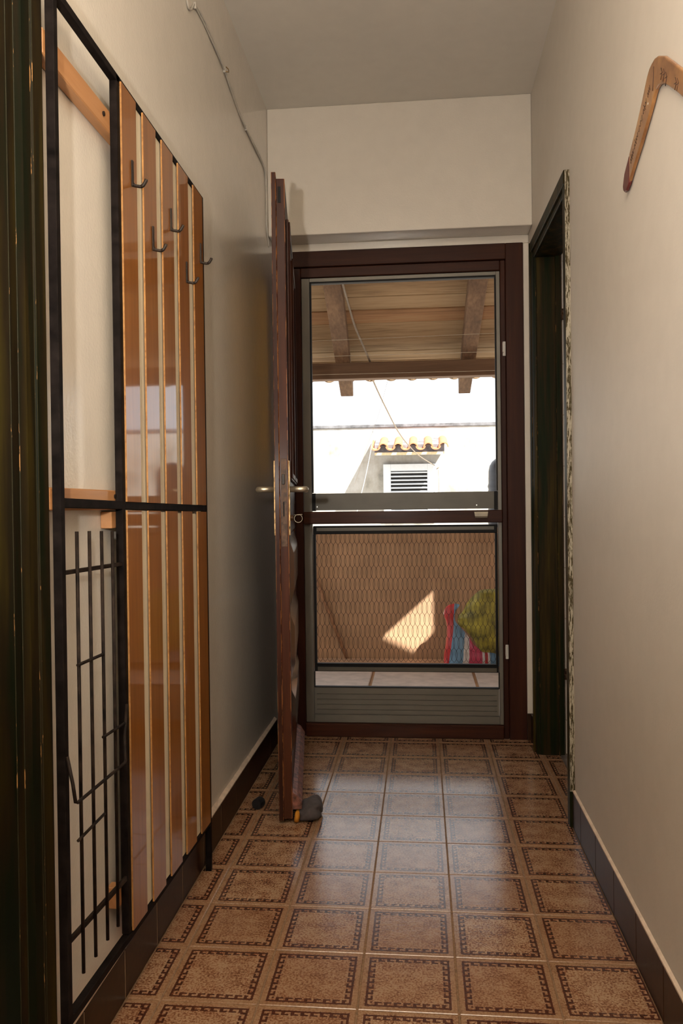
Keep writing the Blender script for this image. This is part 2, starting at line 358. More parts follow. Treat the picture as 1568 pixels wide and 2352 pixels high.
# floor tiles, 20 cm, greek key print
TX = [-0.537+0.2*k for k in range(-1, 6)]; GAP = 0.0016
cells = {}
def floor_tile(cx, cy, x0, x1, y0, y1):
    key = tuple(round(q, 3) for q in (x0-cx, x1-cx, y0-cy, y1-cy))
    if key not in cells:
        o = MB().box(x0, x1, y0, y1, -0.008, 0.0).build('tile', M_tile, fl_o, bevel=0.0012, origin=(cx, cy, 0)); cells[key] = o.data
    else:
        o = link('tile', cells[key], (cx, cy, 0), fl_o)
for j in range(-1, 18):
    y1 = 3.3859-0.2*j; y0 = y1-0.2; cy = (y0+y1)/2
    for x0 in TX:
        x1 = x0+0.2; cx = (x0+x1)/2
        a, c, d, e = x0+GAP, x1-GAP, y0+GAP, y1-GAP
        a = max(a, -0.606); e = min(e, 3.444)
        lim = 0.449
        if y1 > 2.6 and y0 < 3.2: lim = 0.532
        if x0 > 0.44:
            if lim < 0.5 or y1 > 3.25: 
                if not (y1 > 2.6 and y0 < 3.2): continue
            e = min(e, 3.24); d = max(d, 2.56)
        c = min(c, lim)
        if c-a < 0.005 or e-d < 0.005: continue
        floor_tile(cx, cy, a, c, d, e)
# skirting tiles
def skirting(name, label, xf, xw, joints, ztop, holder_y, plaster_w):
    o = struct(MB().box(min(xf, xw)+0.001, max(xf, xw)-0.0005, holder_y[0], holder_y[1], 0.0, ztop-0.003).build(name, M_joint), label)
    for i in range(len(joints)-1):
        MB().box(min(xf, xw), max(xf, xw)-0.0008 if xf < xw else max(xf, xw), joints[i]+0.0015, joints[i+1]-0.0015, 0.0005, ztop).build('skirting_tile', M_base, o, bevel=0.0008)
    return o
jl = [1.262]+[1.383+0.199*k for k in range(0, 10)]+[3.335]
jl = [1.262, 1.384, 1.584, 1.784, 1.983, 2.181, 2.3785, 2.5775, 2.777, 2.977, 3.177, 3.335]
bl = skirting('baseboard_left', 'row of dark brown tiles along the left wall', -0.608, XL, jl, 0.101, (1.262, 3.335), 0)
jr = [-0.2, 0.0, 0.2, 0.39, 0.59, 0.79, 0.99, 1.19, 1.39, 1.59, 1.7894, 1.9925, 2.1972, 2.397, 2.522]
br = skirting('baseboard_right', 'row of dark brown tiles along the right wall', 0.450, XR, jr, 0.110, (-0.2, 2.522), 0)
# ragged plaster edge on top of the skirting
def ragged(x0, x1, ya, yb, z, amp, parent, seed):
    random.seed(seed); n = 46; t = MB(); vs = []
    for i in range(n+1):
        y = ya+(yb-ya)*i/n; k = amp*(0.5+random.random()*0.5)
        vs += [(x0, y, z), (x0, y, z+0.004), (x1, y, z+0.006+k), (x1, y, z)]
    fs = []
    for i in range(n):
        for q in range(4): fs.append((i*4+q, i*4+(q+1) % 4, (i+1)*4+(q+1) % 4, (i+1)*4+q))
    fs += [(3, 2, 1, 0), (n*4, n*4+1, n*4+2, n*4+3)]
    o = t.add(vs, fs).build('plaster_edge', M_plaster, parent); o['label'] = 'rough peach plaster ledge on the skirting'
ragged(0.4503, XR-0.0003, -0.2, 2.522, 0.1102, 0.002, br, 3)
ragged(-0.6085, XL+0.0003, 1.262, 3.33, 0.1012, 0.008, bl, 4)
bb = struct(MB().box(0.4335, 0.4565, 3.440, 3.4515, 0.0, 0.11).build('baseboard_back', M_base, bevel=0.0008), 'dark skirting tile beside the entrance frame')
MB().box(0.447, 0.4565, 3.30, 3.4395, 0.0, 0.11).build('skirting_tile', M_base, bb, bevel=0.0008)

# ------------------------------------------------------------------ entrance frame (door_1)
d1 = struct(empty('door_1', (-0.085, 3.45, 0)), 'mahogany stained entrance door frame')
F0 = 3.445
MB().box(0.360, 0.4325, F0, 3.585, -0.003, 2.078).build('jamb', M_red, d1, bevel=0.002)
MB().box(-0.6115, -0.540, F0, 3.585, -0.003, 2.078).build('jamb', M_red, d1, bevel=0.002)
MB().box(-0.540, 0.360, F0, 3.585, 2.012, 2.078).build('head', M_redx, d1, bevel=0.002)
MB().box(0.338, 0.3598, 3.458, 3.585, -0.003, 2.0118).build('stop', M_red, d1, bevel=0.003)
MB().box(-0.5398, -0.505, 3.458, 3.585, -0.003, 2.0118).build('stop', M_red, d1, bevel=0.003)
MB().box(-0.505, 0.338, 3.458, 3.585, 1.969, 2.0118).build('stop', M_redx, d1, bevel=0.003)
MB().box(-0.505, 0.338, 3.448, 3.585, -0.003, 0.054).build('sill', M_redx, d1, bevel=0.004)
for z in (1.61, 0.337):
    k = MB().box(0.3465, 0.3585, 3.4535, 3.458, z, z+0.06); k.box(0.3455, 0.3525, 3.449, 3.4545, z+0.014, z+0.055)
    o = k.build('catch_plate', M_white, d1, bevel=0.001); o['label'] = 'small white catch plate'

# ------------------------------------------------------------------ screen door
sd = tag(empty('screen_door', (-0.085, 3.48, 0.055)), 'grey aluminium screen door with chicken wire panel and brown push bar', 'door')
A0, A1 = 3.466, 3.490
MB().box(-0.5035, -0.4685, A0, A1, 0.056, 1.968).build('stile', M_alu, sd, bevel=0.0015)
MB().box(0.3215, 0.3375, A0, A1, 0.056, 1.968).build('stile', M_alu, sd, bevel=0.0015)
MB().box(-0.4685, 0.3215, A0, A1, 1.952, 1.968).build('top_rail', M_alu, sd, bevel=0.0015)
MB().box(-0.4685, 0.3215, A0, A1, 0.056, 0.090).build('bottom_rail', M_alu, sd, bevel=0.0015)
kp = MB().box(-0.467, 0.319, A0+0.006, A1-0.004, 0.091, 0.207)
kp.box(-0.4625, 0.3145, A0+0.003, A0+0.006, 0.094, 0.204)
kpo = kp.build('kick_panel', M_alu, sd)
for z in (0.113, 0.135, 0.157, 0.180):
    MB().prism([(-0.457, A0+0.0028, z-0.0022), (-0.457, A0-0.0004, z), (-0.457, A0+0.0028, z+0.0008)], (0.766, 0, 0)).build('rib', M_alu, kpo)
g = MB()
for (x0, x1, z0, z1) in ((-0.4685, -0.4625, 1.046, 1.952), (0.3165, 0.3215, 1.046, 1.952), (-0.4625, 0.3165, 1.946, 1.952), (-0.4685, -0.4655, 0.207, 0.275), (0.3185, 0.3215, 0.207, 0.275), (-0.467, 0.319, 0.2072, 0.2105)):
    g.box(x0, x1, A0+0.002, A1, z0, z1)
g.build('gasket', M_gasket, sd)
# middle sash rail with black end caps
sr = MB(); HX = (-0.4475, 0.2335); hz0, hz1, hw = 0.9838, 0.9888, 0.0024
sr.box(-0.453, 0.306, A0+0.004, A1, 0.971, hz0); sr.box(-0.453, 0.306, A0+0.004, A1, hz1, 1.0435)
for xa, xb in ((-0.453, HX[0]-hw), (HX[0]+hw, HX[1]-hw), (HX[1]+hw, 0.306)): sr.box(xa, xb, A0+0.004, A1, hz0, hz1)
sr = sr.build('sash_rail', M_grey, sd); sr['label'] = 'grey brown sash rail with two small holes'
for z in (0.9895, 1.0135): MB().box(-0.452, 0.305, A0+0.0025, A0+0.0045, z, z+0.0022).build('rib', M_grey, sr)
MB().box(-0.4675, -0.4535, A0+0.001, A1, 0.968, 1.0445).build('end_cap', M_gasket, sr)
MB().box(0.3065, 0.3205, A0+0.001, A1, 0.966, 1.0435).build('end_cap', M_gasket, sr)
# brown push bar and its pull
pb = MB().box(-0.503, 0.3375, 3.4385, A0-0.001, 0.9125, 0.965).build('push_bar', M_redx, sd, bevel=0.003); pb['label'] = 'mahogany stained bar across the door'
prof = [(3.4385, 0.9605), (3.422, 0.9600), (3.4150, 0.9575), (3.4130, 0.951), (3.4135, 0.940), (3.4165, 0.9335), (3.4195, 0.934), (3.4172, 0.941), (3.4170, 0.950), (3.4195, 0.9545), (3.424, 0.9565), (3.4385, 0.957)]
hb = MB(); n = len(prof); L = []
for (x, k) in ((0.219, 1.0), (0.226, 1.0), (0.270, 1.0), (0.277, 1.0)):
    L.append([Vector((x+(0.004 if x < 0.24 else -0.004)*((0.961-p[1])/0.027), p[0], p[1])) for p in prof])
hb.rings(L, smooth=False); hb.build('pull_handle', M_pull, pb)
# chicken wire panel frame
wf = empty('wire_panel', (0, 0, 0)); wf.parent = sd; wf.location = Vector((-0.074, 3.478, 0.59))-Vector(sd.location)
MB().box(-0.4655, 0.3185, A0+0.001, A1, 0.868, 0.9035).build('panel_rail', M_gasket, wf, bevel=0.002)
MB().box(-0.450, 0.304, A0-0.001, A0+0.001, 0.882, 0.896).build('panel_rail', M_grey, wf)
MB().box(-0.4655, 0.3185, A0+0.001, A1, 0.276, 0.3105).build('panel_rail', M_gasket, wf, bevel=0.002)
MB().box(-0.452, 0.310, A0-0.001, A0+0.001, 0.279, 0.296).build('panel_rail', M_grey, wf)
MB().box(-0.4655, -0.4555, A0+0.001, A1, 0.3105, 0.868).build('panel_stile', M_gasket, wf)
MB().box(0.3085, 0.3185, A0+0.001, A1, 0.3105, 0.868).build('panel_stile', M_gasket, wf)
ms = MB(); px, pz, yw = 0.0205, 0.0506, 3.482; R_ = 0.00085
rows = 12
for r in range(rows):
    zt = 0.872-r*pz; off = 0.5*px if r % 2 else 0.0
    for c in range(-1, 38):
        x = -0.452+c*px+off
        if not (-0.4545 < x < 0.3080): continue
        zb = zt-pz*0.75
        if zb < 0.300: continue
        for sgn, dy in ((-1, -0.0006), (1, 0.0006)):
            ms.tube([(x+sgn*0.0033*math.sin(math.pi*q/6)**0.75+random.uniform(-.0003, .0003), yw+dy, zt+(zb-zt)*q/6) for q in range(7)], R_, 3)
        zn = zt-pz
        if zn > 0.300:
            for sgn in (-1, 1):
                if -0.4545 < x+sgn*px/2 < 0.3080: ms.tube([(x, yw, zb), (x+sgn*px/2, yw, zn)], R_, 3)
mo = ms.build('wire_mesh', M_wire, wf); mo['kind'] = 'stuff'

# ------------------------------------------------------------------ right doorway (door_2) to the bathroom
d2 = struct(empty('door_2', (0.46, 2.89, 0)), 'dark green stained doorway of the bathroom')
# far casing, profiled, facing the corridor
def casing_profile(s):   # list of (along, out) from outer edge to inner edge
    return [(0.0, 0.0), (0.0, 0.020), (0.003, 0.021), (0.013, 0.0165), (0.015, 0.0135), (0.040, 0.011), (0.052, 0.003), (0.052, 0.0)]
def vcasing(yout, sgn, xw, zt_o, zt_i, parent, out=-1, flip=1.0, name='casing', mats=None):
    pr = casing_profile(0); a = []; t = MB()
    for (al, o) in pr:
        zt = zt_o+(zt_i-zt_o)*(al/0.052); a.append((Vector((xw+out*o, yout+sgn*al, 0.0)), Vector((xw+out*o, yout+sgn*al, zt))))
    n = len(a); vs = [p[0] for p in a]+[p[1] for p in a]
    fs = [(i, (i+1) % n, n+(i+1) % n, n+i) for i in range(n)]+[tuple(range(n-1, -1, -1)), tuple(range(n, 2*n))]
    t.add(vs, fs)
    return t.build(name, mats or [M_stain, M_wear], parent, bevel=0.0009, bmat=1)
vcasing(3.297, -1, XR, 2.027, 1.957, d2, mats=[M_stainb, M_wear])
# near casing: plain strip with peeling outer edge
nc = MB().box(0.4425, XR, 2.526, 2.566, 0.0, 2.005); nc.build('casing', M_stainb, d2, bevel=0.001)
pe = MB(); random.seed(11); n = 90; vs = []
for i in range(n+1):
    z = 0.112+(2.003-0.112)*i/n; j = random.uniform(-0.0012, 0.0022)
    vs += [(0.4428, 2.5258, z), (0.4428, 2.5225-random.random()*0.001, z), (XR+0.0005+j, 2.5225-random.random()*0.0012, z), (XR+0.0005+j, 2.5258, z)]
fs = []
for i in range(n):
    for q in range(4): fs.append((i*4+q, i*4+(q+1) % 4, (i+1)*4+(q+1) % 4, (i+1)*4+q))
pe.add(vs, fs+[(3, 2, 1, 0), (n*4, n*4+1, n*4+2, n*4+3)])
o = pe.build('peeling_edge', M_peel, d2); o['label'] = 'flaking paint along the casing edge'
# header casing, slightly out of level as in the photo
t = MB(); 
def hq(y0, y1, x0, x1, z00, z01, z10, z11):   # at y0: z00..z01, at y1: z10..z11
    t.hexa([(x0, y0, z00), (x1, y0, z00), (x1, y1, z10), (x0, y1, z10), (x0, y0, z01), (x1, y0, z01), (x1, y1, z11), (x0, y1, z11)])
hq(2.527, 3.296, 0.4395, XR, 1.962, 2.005, 1.985, 2.026)
hq(2.540, 3.262, 0.4485, XR, 1.945, 1.962, 1.957, 1.985)
t.build('header_casing', M_stainb, d2, bevel=0.002)
# jamb linings
j = MB().box(0.4575, 0.549, 3.2455, 3.2615, 0.0, 1.955).build('jamb', [M_stainb, M_wear], d2, bevel=0.0012, bmat=1)
MB().box(0.5285, 0.549, 3.2335, 3.2455, 0.0, 1.955).build('door_stop', [M_stainb, M_wear], j, bevel=0.0012, bmat=1)
MB().box(0.4575, 0.549, 2.5605, 2.5765, 0.0, 1.945).build('jamb', M_stainb, d2, bevel=0.0012)
MB().box(0.4575, 0.549, 2.5605, 3.2615, 1.955, 1.999).build('lintel', M_stainb, d2)
for z in (1.705, 0.300):
    h = MB(); h.tube([(0.5568, 3.236, z), (0.5568, 3.236, z+0.022)], 0.0055, 10); h.tube([(0.5568, 3.236, z+0.023), (0.5568, 3.236, z+0.043)], 0.0045, 10); h.box(0.549, 0.5565, 3.238, 3.240, z, z+0.042)
    h.build('hinge', M_lock, d2)
struct(MB().box(0.533, 0.60, 2.56, 3.245, -0.01, 0.004).build('trim_1', M_sill, bevel=0.001), 'grey marble threshold of the bathroom')
# bathroom behind it
bt = MB(); bt.box(0.555, 1.6, 3.258, 3.36, -0.05, 2.6); bt.box(1.6, 1.7, 1.9, 3.36, -0.05, 2.6); bt.box(0.555, 1.7, 1.8, 1.9, -0.05, 2.6); bt.box(0.5555, 1.7, 1.8, 3.36, 2.3, 2.4); bt.box(0.60, 1.7, 1.8, 3.36, -0.12, 0.0)
bw = struct(bt.build('wall_bathroom', M_grout), 'bathroom walls behind the right doorway')
zj = [0.138, 0.338, 0.538, 0.737, 0.937, 1.136, 1.336, 1.536, 1.737, 1.937, 2.13]
for i in range(len(zj)-1):
    for k in range(3):
        MB().box(0.5555+0.2*k+0.001, 0.7535+0.2*k, 3.2505, 3.2575, zj[i]+0.001, zj[i+1]-0.001).build('wall_tile', M_tilew, bw)
for k in range(3): MB().box(0.5555+0.2*k+0.001, 0.7535+0.2*k, 3.2505, 3.2575, 0.005, 0.136).build('wall_tile', M_tilew, bw)

# ------------------------------------------------------------------ left doorway (door_3), nearest the viewer
d3 = struct(empty('door_3', (XL, 0.78, 0)), 'dark green stained doorway casing nearest the viewer')
t = MB()
pr = [(1.2545, 0.0), (1.2545, 0.0235), (1.250, 0.0245), (1.2285, 0.0195), (1.2265, 0.0165), (1.205, 0.0140), (1.1935, 0.0065), (1.1935, 0.0)]
a = [Vector((XL+o, y, 0.0)) for y, o in pr]; bz = [Vector((XL+o, y, 2.06)) for y, o in pr]; n = len(a)
t.add(a+bz, [(i, (i+1) % n, n+(i+1) % n, n+i) for i in range(n)]+[tuple(range(n-1, -1, -1)), tuple(range(n, 2*n))])
t.build('casing', [M_stain, M_wear], d3, bevel=0.0008, bmat=1)
MB().box(-0.765, XL+0.0065, 1.170, 1.1925, 0.0, 2.03).build('jamb', [M_stain, M_wear], d3, bevel=0.001, bmat=1)
MB().box(XL, XL+0.022, 0.33, 0.40, 0.0, 2.06).build('casing', M_stain, d3, bevel=0.002)
MB().box(-0.765, XL+0.0065, 0.365, 0.385, 0.0, 2.03).build('jamb', M_stain, d3)
MB().box(XL, XL+0.022, 0.401, 1.193, 2.01, 2.06).build('header_casing', M_stain, d3, bevel=0.002)
t = MB(); t.box(-1.9, -1.8, -0.6, 2.2, -0.05, 2.4); t.box(-1.9, -0.75, 2.1, 2.2, -0.05, 2.4); t.box(-1.9, -0.75, -0.6, -0.5, -0.05, 2.4); t.box(-1.9, -0.75, -0.6, 2.2, 2.3, 2.4); t.box(-1.9, -0.75, -0.6, 2.2, -0.12, 0.0)
struct(t.build('wall_side_room', M_wall), 'walls of the dim room through the left doorway')

# ------------------------------------------------------------------ open entrance door leaf
P0 = Vector((-0.4505, 2.481, 0.0)); U = Vector((-0.128, 0.958, 0)).normalized(); N = Vector((U.y, -U.x, 0))
def W(u, n, z): return P0+U*u+N*n+Vector((0, 0, z))
leaf = tag(empty('entrance_door', W(0.48, 0.02, 0.014)), 'open mahogany entrance door with amber panes and lever handle', 'door')
def lbox(t, u0, u1, n0, n1, z0, z1, mi=0):
    return t.hexa([W(u0, n0, z0), W(u1, n0, z0), W(u1, n1, z0), W(u0, n1, z0), W(u0, n0, z1), W(u1, n0, z1), W(u1, n1, z1), W(u0, n1, z1)], mi)
ZT = 2.010
t = MB(); lbox(t, 0.0, 0.105, 0.0, 0.0140, 0.014, ZT+0.016); o = t.build('lip', [M_red, M_redwear], leaf, bevel=0.0012, bmat=1)
t = MB(); lbox(t, 0.011, 0.105, 0.0142, 0.0410, 0.016, ZT); o = t.build('stile', [M_red, M_redwear], leaf, bevel=0.0015, bmat=1)
t = MB(); lbox(t, 0.865, 0.960, 0.002, 0.0410, 0.016, ZT); t.build('stile', M_red, leaf, bevel=0.002)
for z0, z1 in ((1.90, ZT), (0.90, 1.09), (0.016, 0.17)):
    t = MB(); lbox(t, 0.1055, 0.8645, 0.002, 0.0410, z0, z1); t.build('rail', M_redx, leaf, bevel=0.002)
t = MB(); lbox(t, 0.455, 0.515, 0.004, 0.0410, 1.091, 1.899); t.build('mullion', M_red, leaf, bevel=0.002)
for (u0, u1) in ((0.107, 0.454), (0.516, 0.863)):
    t = MB(); lbox(t, u0, u1, 0.018, 0.023, 1.0915, 1.8985); o = t.build('glass_pane', M_amber, leaf); o['label'] = 'amber frosted glass pane'
    t = MB()                                                            # glazing moulding standing proud of the face
    for (a0, a1, z0, z1) in ((u0-0.018, u0+0.014, 1.078, 1.912), (u1-0.014, u1+0.018, 1.078, 1.912), (u0+0.014, u1-0.014, 1.078, 1.108), (u0+0.014, u1-0.014, 1.882, 1.912)):
        lbox(t, a0, a1, 0.0412, 0.0500, z0, z1); lbox(t, a0+0.006, a1-0.006, 0.05, 0.0545, z0+0.006, z1-0.006)
    t.build('moulding', M_red, leaf, bevel=0.002)
# raised horizontal panels of the lower half
for (z0, z1) in ((0.176, 0.410), (0.418, 0.652), (0.660, 0.894)):
    t = MB(); u0, u1 = 0.107, 0.863; e = 0.055
    A = [W(u0, 0.028, z0), W(u1, 0.028, z0), W(u1, 0.028, z1), W(u0, 0.028, z1)]
    B = [W(u0, 0.036, z0), W(u1, 0.036, z0), W(u1, 0.036, z1), W(u0, 0.036, z1)]
    D = [W(u0+e, 0.052, z0+e), W(u1-e, 0.052, z0+e), W(u1-e, 0.052, z1-e), W(u0+e, 0.052, z1-e)]
    t.add(A+B+D, [(3, 2, 1, 0)]+[(i, (i+1) % 4, 4+(i+1) % 4, 4+i) for i in range(4)]+[(4+i, 4+(i+1) % 4, 8+(i+1) % 4, 8+i) for i in range(4)]+[(8, 9, 10, 11)])
    t.build('raised_panel', M_redpanel, leaf)
    t = MB(); lbox(t, u0, u1, 0.006, 0.0275, z0, z1); t.build('back_panel', M_redx, leaf)
# weather bar at the foot
q = [(0.0412, 0.045), (0.0700, 0.045), (0.0720, 0.062), (0.0560, 0.088), (0.0412, 0.098)]
t = MB(); a = [W(0.012, n_, z) for n_, z in q]; t.prism(a, U*0.80); o = t.build('weather_bar', M_drip, leaf, bevel=0.001); o['label'] = 'faded reddish weather bar'
# brass escutcheons, levers, lock
for n0, n1, side in ((-0.005, 0.0, -1), (0.041, 0.046, 1)):
    t = MB(); lbox(t, 0.022, 0.062, n0, n1, 0.902, 1.137); pl = t.build('escutcheon', M_brass, leaf, bevel=0.001); pl['label'] = 'tarnished brass escutcheon plate'
    nb = n0 if side < 0 else n1
    t = MB(); e = nb+side*0.050
    t.tube([W(0.042, nb, 1.047), W(0.042, e-side*0.0125, 1.047), W(0.0432, e-side*0.0075, 1.047), W(0.0465, e-side*0.0035, 1.047), W(0.052, e-side*0.0012, 1.047), W(0.10, e-side*0.001, 1.047), W(0.155, e-side*0.001, 1.0465)], [0.0095]*6+[0.0085], 18)
    o = t.build('lever_handle', M_steel, pl); o['label'] = 'brushed steel lever handle'
t = MB(); lbox(t, 0.0098, 0.0112, 0.0185, 0.0365, 0.868, 1.142); lk = t.build('lock_plate', M_lock, leaf, bevel=0.0004)
t = MB(); lbox(t, 0.001, 0.0100, 0.0215, 0.0305, 1.062, 1.094); t.build('latch_bolt', M_hook, lk, bevel=0.001)
t = MB(); lbox(t, 0.0093, 0.0100, 0.0245, 0.0285, 0.962, 1.008); t.build('bolt_slot', M_gasket, lk)
for z in (1.118, 0.942, 0.886):
    t = MB(); c = W(0.0099, 0.0275, z); t.prism(circ(c, N, (0, 0, 1), 0.0042, 12), -U*0.0016); t.build('screw', M_lock, lk)
t = MB(); lbox(t, 0.0095, 0.0112, 0.0195, 0.029, 1.935, 1.985); t.build('bolt_slot', M_gasket, leaf)
# key left in the lock
ky = tag(empty('door_key', W(0.042, 0.047, 0.957)), 'key with thin wire ring left in the open door lock', 'key')
t = MB(); t.tube([W(0.042, 0.0442, 0.957), W(0.042, 0.0555, 0.957)], 0.0085, 14); t.build('cylinder', M_lock, ky)
t = MB(); t.tube([W(0.042, 0.0556, 0.966), W(0.041, 0.071, 0.9665), W(0.040, 0.083, 0.967)], 0.0014, 8); t.build('shank', M_steel, ky)
cc = W(0.040, 0.0705, 0.9545); t = MB(); t.tube([cc+N*(0.0125*math.cos(a))+Vector((0, 0, 0.0125*math.sin(a)))+U*(0.002*math.sin(a)) for a in [2*math.pi*k/28 for k in range(28)]], 0.0008, 6, closed=True); t.build('ring', M_steel, ky)

# ------------------------------------------------------------------ coat rack on the left wall
XF, XBK = -0.582, -0.597
rk = tag(empty('coat_rack', (-0.59, 1.72, 0.0)), 'black metal coat rack with ten orange veneered slats on the left wall', 'coat rack')
for y0, y1, z0, z1, in ((1.266, 1.281, 0.0, 1.850), (1.540, 1.555, 0.156, 1.845), (2.157, 2.172, 0.0, 1.838)):
    MB().box(XBK, XF, y0, y1, z0, z1).build('post', M_black, rk, bevel=0.001)
MB().ybar(XBK, XF, 1.2812, 2.1568, 1.835, 1.823, 0.015).build('top_bar', M_black, rk, bevel=0.001)
MB().ybar(XBK, XF, 1.2812, 1.5398, 0.9995, 0.9945, 0.016).build('middle_bar', M_black, rk, bevel=0.001)
MB().ybar(XBK, XF, 1.5552, 2.1568, 0.9945, 0.984, 0.0155).build('middle_bar', M_black, rk, bevel=0.001)
MB().ybar(XBK, XF, 1.2812, 2.1568, 0.145, 0.126, 0.015).build('bottom_bar', M_black, rk, bevel=0.001)
for za, zb, h in ((1.0105, 0.9998, 0.8240), (0.160, 0.1412, 0.8338)):
    o = MB().ybar(-0.5935, -0.5850, 1.5553, 2.1567, za, zb, h).build('backing_board', M_backing, rk); o['label'] = 'beige backing board between the slats'
SY = [(1.5555, 1.637), (1.680, 1.762), (1.806, 1.887), (1.929, 2.012), (2.062, 2.147)]
def tz(y, za, zb): return za+(zb-za)*(y-1.555)/(2.153-1.555)
for (y0, y1) in SY:
    for (a, b2, c, d) in ((1.0095, 1.0000, 1.8365, 1.8290), (0.1560, 0.1395, 0.9925, 0.9825)):
        t = MB()
        p = [(XF+0.0002, y0, tz(y0, a, b2)), (-0.5782, y0, tz(y0, a, b2)), (-0.5782, y1, tz(y1, a, b2)), (XF+0.0002, y1, tz(y1, a, b2)),
             (XF+0.0002, y0, tz(y0, c, d)), (-0.5782, y0, tz(y0, c, d)), (-0.5782, y1, tz(y1, c, d)), (XF+0.0002, y1, tz(y1, c, d))]
        t.hexa(p, 1); t.m[3] = 0
        t.build('slat', [M_slat, M_ply], rk)
for (y, z) in ((1.6055, 1.650), (1.7295, 1.5585), (1.861, 1.6445), (1.985, 1.5565), (2.118, 1.644)):
    t = MB(); t.box(-0.5772, -0.5745, y-0.0035, y+0.0035, z, z+0.052)
    t.tube([(-0.5755, y, z+0.006), (-0.572, y, z+0.001), (-0.560, y, z-0.0015), (-0.5565, y, z-0.001)], 0.0033, 8)
    t.tube([(-0.5585, y, z-0.0018), (-0.5535, y, z+0.001), (-0.548, y, z+0.0095), (-0.5472, y, z+0.0125)], 0.0036, 8)
    t.build('hook', M_hook, rk)
# battens holding it off the wall
MB().ybar(XL+0.0004, -0.5972, 1.2575, 1.75, 1.7305, 1.729, 0.043).build('batten', M_batten, rk, bevel=0.002)
MB().ybar(XL+0.0004, -0.5972, 1.2575, 1.75, 0.995, 0.993, 0.038).build('batten', M_batten, rk, bevel=0.002)
MB().box(XL+0.0004, -0.5972, 1.520, 1.5515, 0.958, 0.9905).build('batten', M_batten, rk, bevel=0.001)
MB().box(XL+0.0004, -0.5972, 1.523, 1.548, 0.214, 0.256).build('batten', M_batten, rk, bevel=0.001)
for y, z in ((1.508, 1.752), (1.538, 1.020)):
    o = MB().prism(circ((-0.5973, y, z), (0, 1, 0), (0, 0, 1), 0.0045, 10), (0.003, 0, 0)).build('screw', M_iron, rk)
# wire umbrella grid of the left bay
for (y, zt, zb) in ((1.3215, 0.959, 0.207), (1.3735, 0.958, 0.206), (1.4280, 0.956, 0.206), (1.4795, 0.954, 0.204)):
    MB().tube([(-0.5805, y, zb), (-0.5805, y, zt)], 0.0031, 8).build('grid_rod', M_iron, rk)
MB().ybar(-0.590, -0.5842, 1.2812, 1.5398, 0.8885, 0.8835, 0.0075).build('grid_bar', M_iron, rk, bevel=0.001)
MB().ybar(-0.590, -0.5842, 1.2812, 1.5398, 0.277, 0.262, 0.0105).build('grid_bar', M_iron, rk, bevel=0.001)
for p in ([(-0.573, 1.300, 0.7365), (-0.5765, 1.418, 0.7330)], [(-0.5735, 1.404, 0.586), (-0.5765, 1.521, 0.580)], [(-0.5725, 1.290, 0.4465), (-0.5765, 1.412, 0.4445)]):
    MB().tube(p, 0.0028, 8).build('umbrella_peg', M_iron, rk)
MB().tube([(-0.5805, 1.271, 0.592), (-0.569, 1.2655, 0.548), (-0.5625, 1.2600, 0.5215), (-0.5625, 1.268, 0.5185), (-0.5628, 1.480, 0.5155), (-0.565, 1.490, 0.5185), (-0.572, 1.505, 0.555), (-0.5795, 1.538, 0.612)], 0.0029, 8).build('umbrella_loop', M_iron, rk)

# ------------------------------------------------------------------ boomerang on the right wall
out = [(1.845, 1.6893), (1.836, 1.704), (1.829, 1.7134), (1.780, 1.741), (1.7284, 1.7705), (1.688, 1.798), (1.6473, 1.8294), (1.6310, 1.836), (1.6145, 1.8373), (1.596, 1.8365), (1.5752, 1.8299), (1.5356, 1.8083), (1.4557, 1.7468), (1.36, 1.672), (1.27, 1.598), (1.232, 1.562), (1.222, 1.545), (1.226, 1.532), (1.240, 1.530), (1.275, 1.553), (1.36, 1.622), (1.4568, 1.7011), (1.5117, 1.741), (1.535, 1.757), (1.5552, 1.7671), (1.571, 1.773), (1.5878, 1.774), (1.602, 1.768), (1.6197, 1.7568), (1.69, 1.722), (1.765, 1.6903), (1.7939, 1.6755), (1.815, 1.670), (1.8300, 1.6720), (1.841, 1.679)]
BX = 0.4555
split = 1.788
def clip(poly, ycut, keep_ge):
    r = []
    for i in range(len(poly)):
        a, c = poly[i], poly[(i+1) % len(poly)]
        ia, ic = (a[0] >= ycut) == keep_ge, (c[0] >= ycut) == keep_ge
        if ia: r.append(a)
        if ia != ic: f = (ycut-a[0])/(c[0]-a[0]); r.append((ycut, a[1]+(c[1]-a[1])*f))
    return r
def slab(poly, x0, x1):
    t = MB(); t.prism([(x0, y, z) for y, z in poly], (x1-x0, 0, 0)); return t
bm_ = tag(empty('boomerang', (BX, 1.57, 1.80)), 'wooden boomerang with burnt drawings and a dark red tip on the right wall', 'boomerang')
slab(clip(out, split, False), 0.4480, BX).build('blade', M_boom, bm_, bevel=0.003, seg=3)
o = slab(clip(out, split+0.0002, True), 0.4480, BX).build('tip', M_tip, bm_, bevel=0.003, seg=3); o['label'] = 'dark red painted tip'
random.seed(5); t = MB()
def onarm(s, v):   # s 0..1 along the left arm, v across
    a = Vector((1.775, 1.716)); c = Vector((1.615, 1.806)); d = (c-a); nn = Vector((-d.y, d.x)).normalized(); p = a+d*s+nn*v
    return (0.4478, p.x, p.y)
s = 0.0
while s < 0.95:                                                       # cursive burnt scribble, unreadable in the photo
    L_ = random.uniform(0.10, 0.2); k = random.randint(3, 5); amp = random.uniform(0.004, 0.009)
    t.tube([onarm(min(1, s+L_*q/(k*6)), amp*math.sin(q*2*math.pi/6+random.uniform(-.3, .3))+0.002) for q in range(k*6)], 0.00055, 4)
    if random.random() < 0.6: t.tube([onarm(s+L_*0.3, -0.011), onarm(s+L_*0.5, 0.012)], 0.00055, 4)
    s += L_+random.uniform(0.02, 0.05)
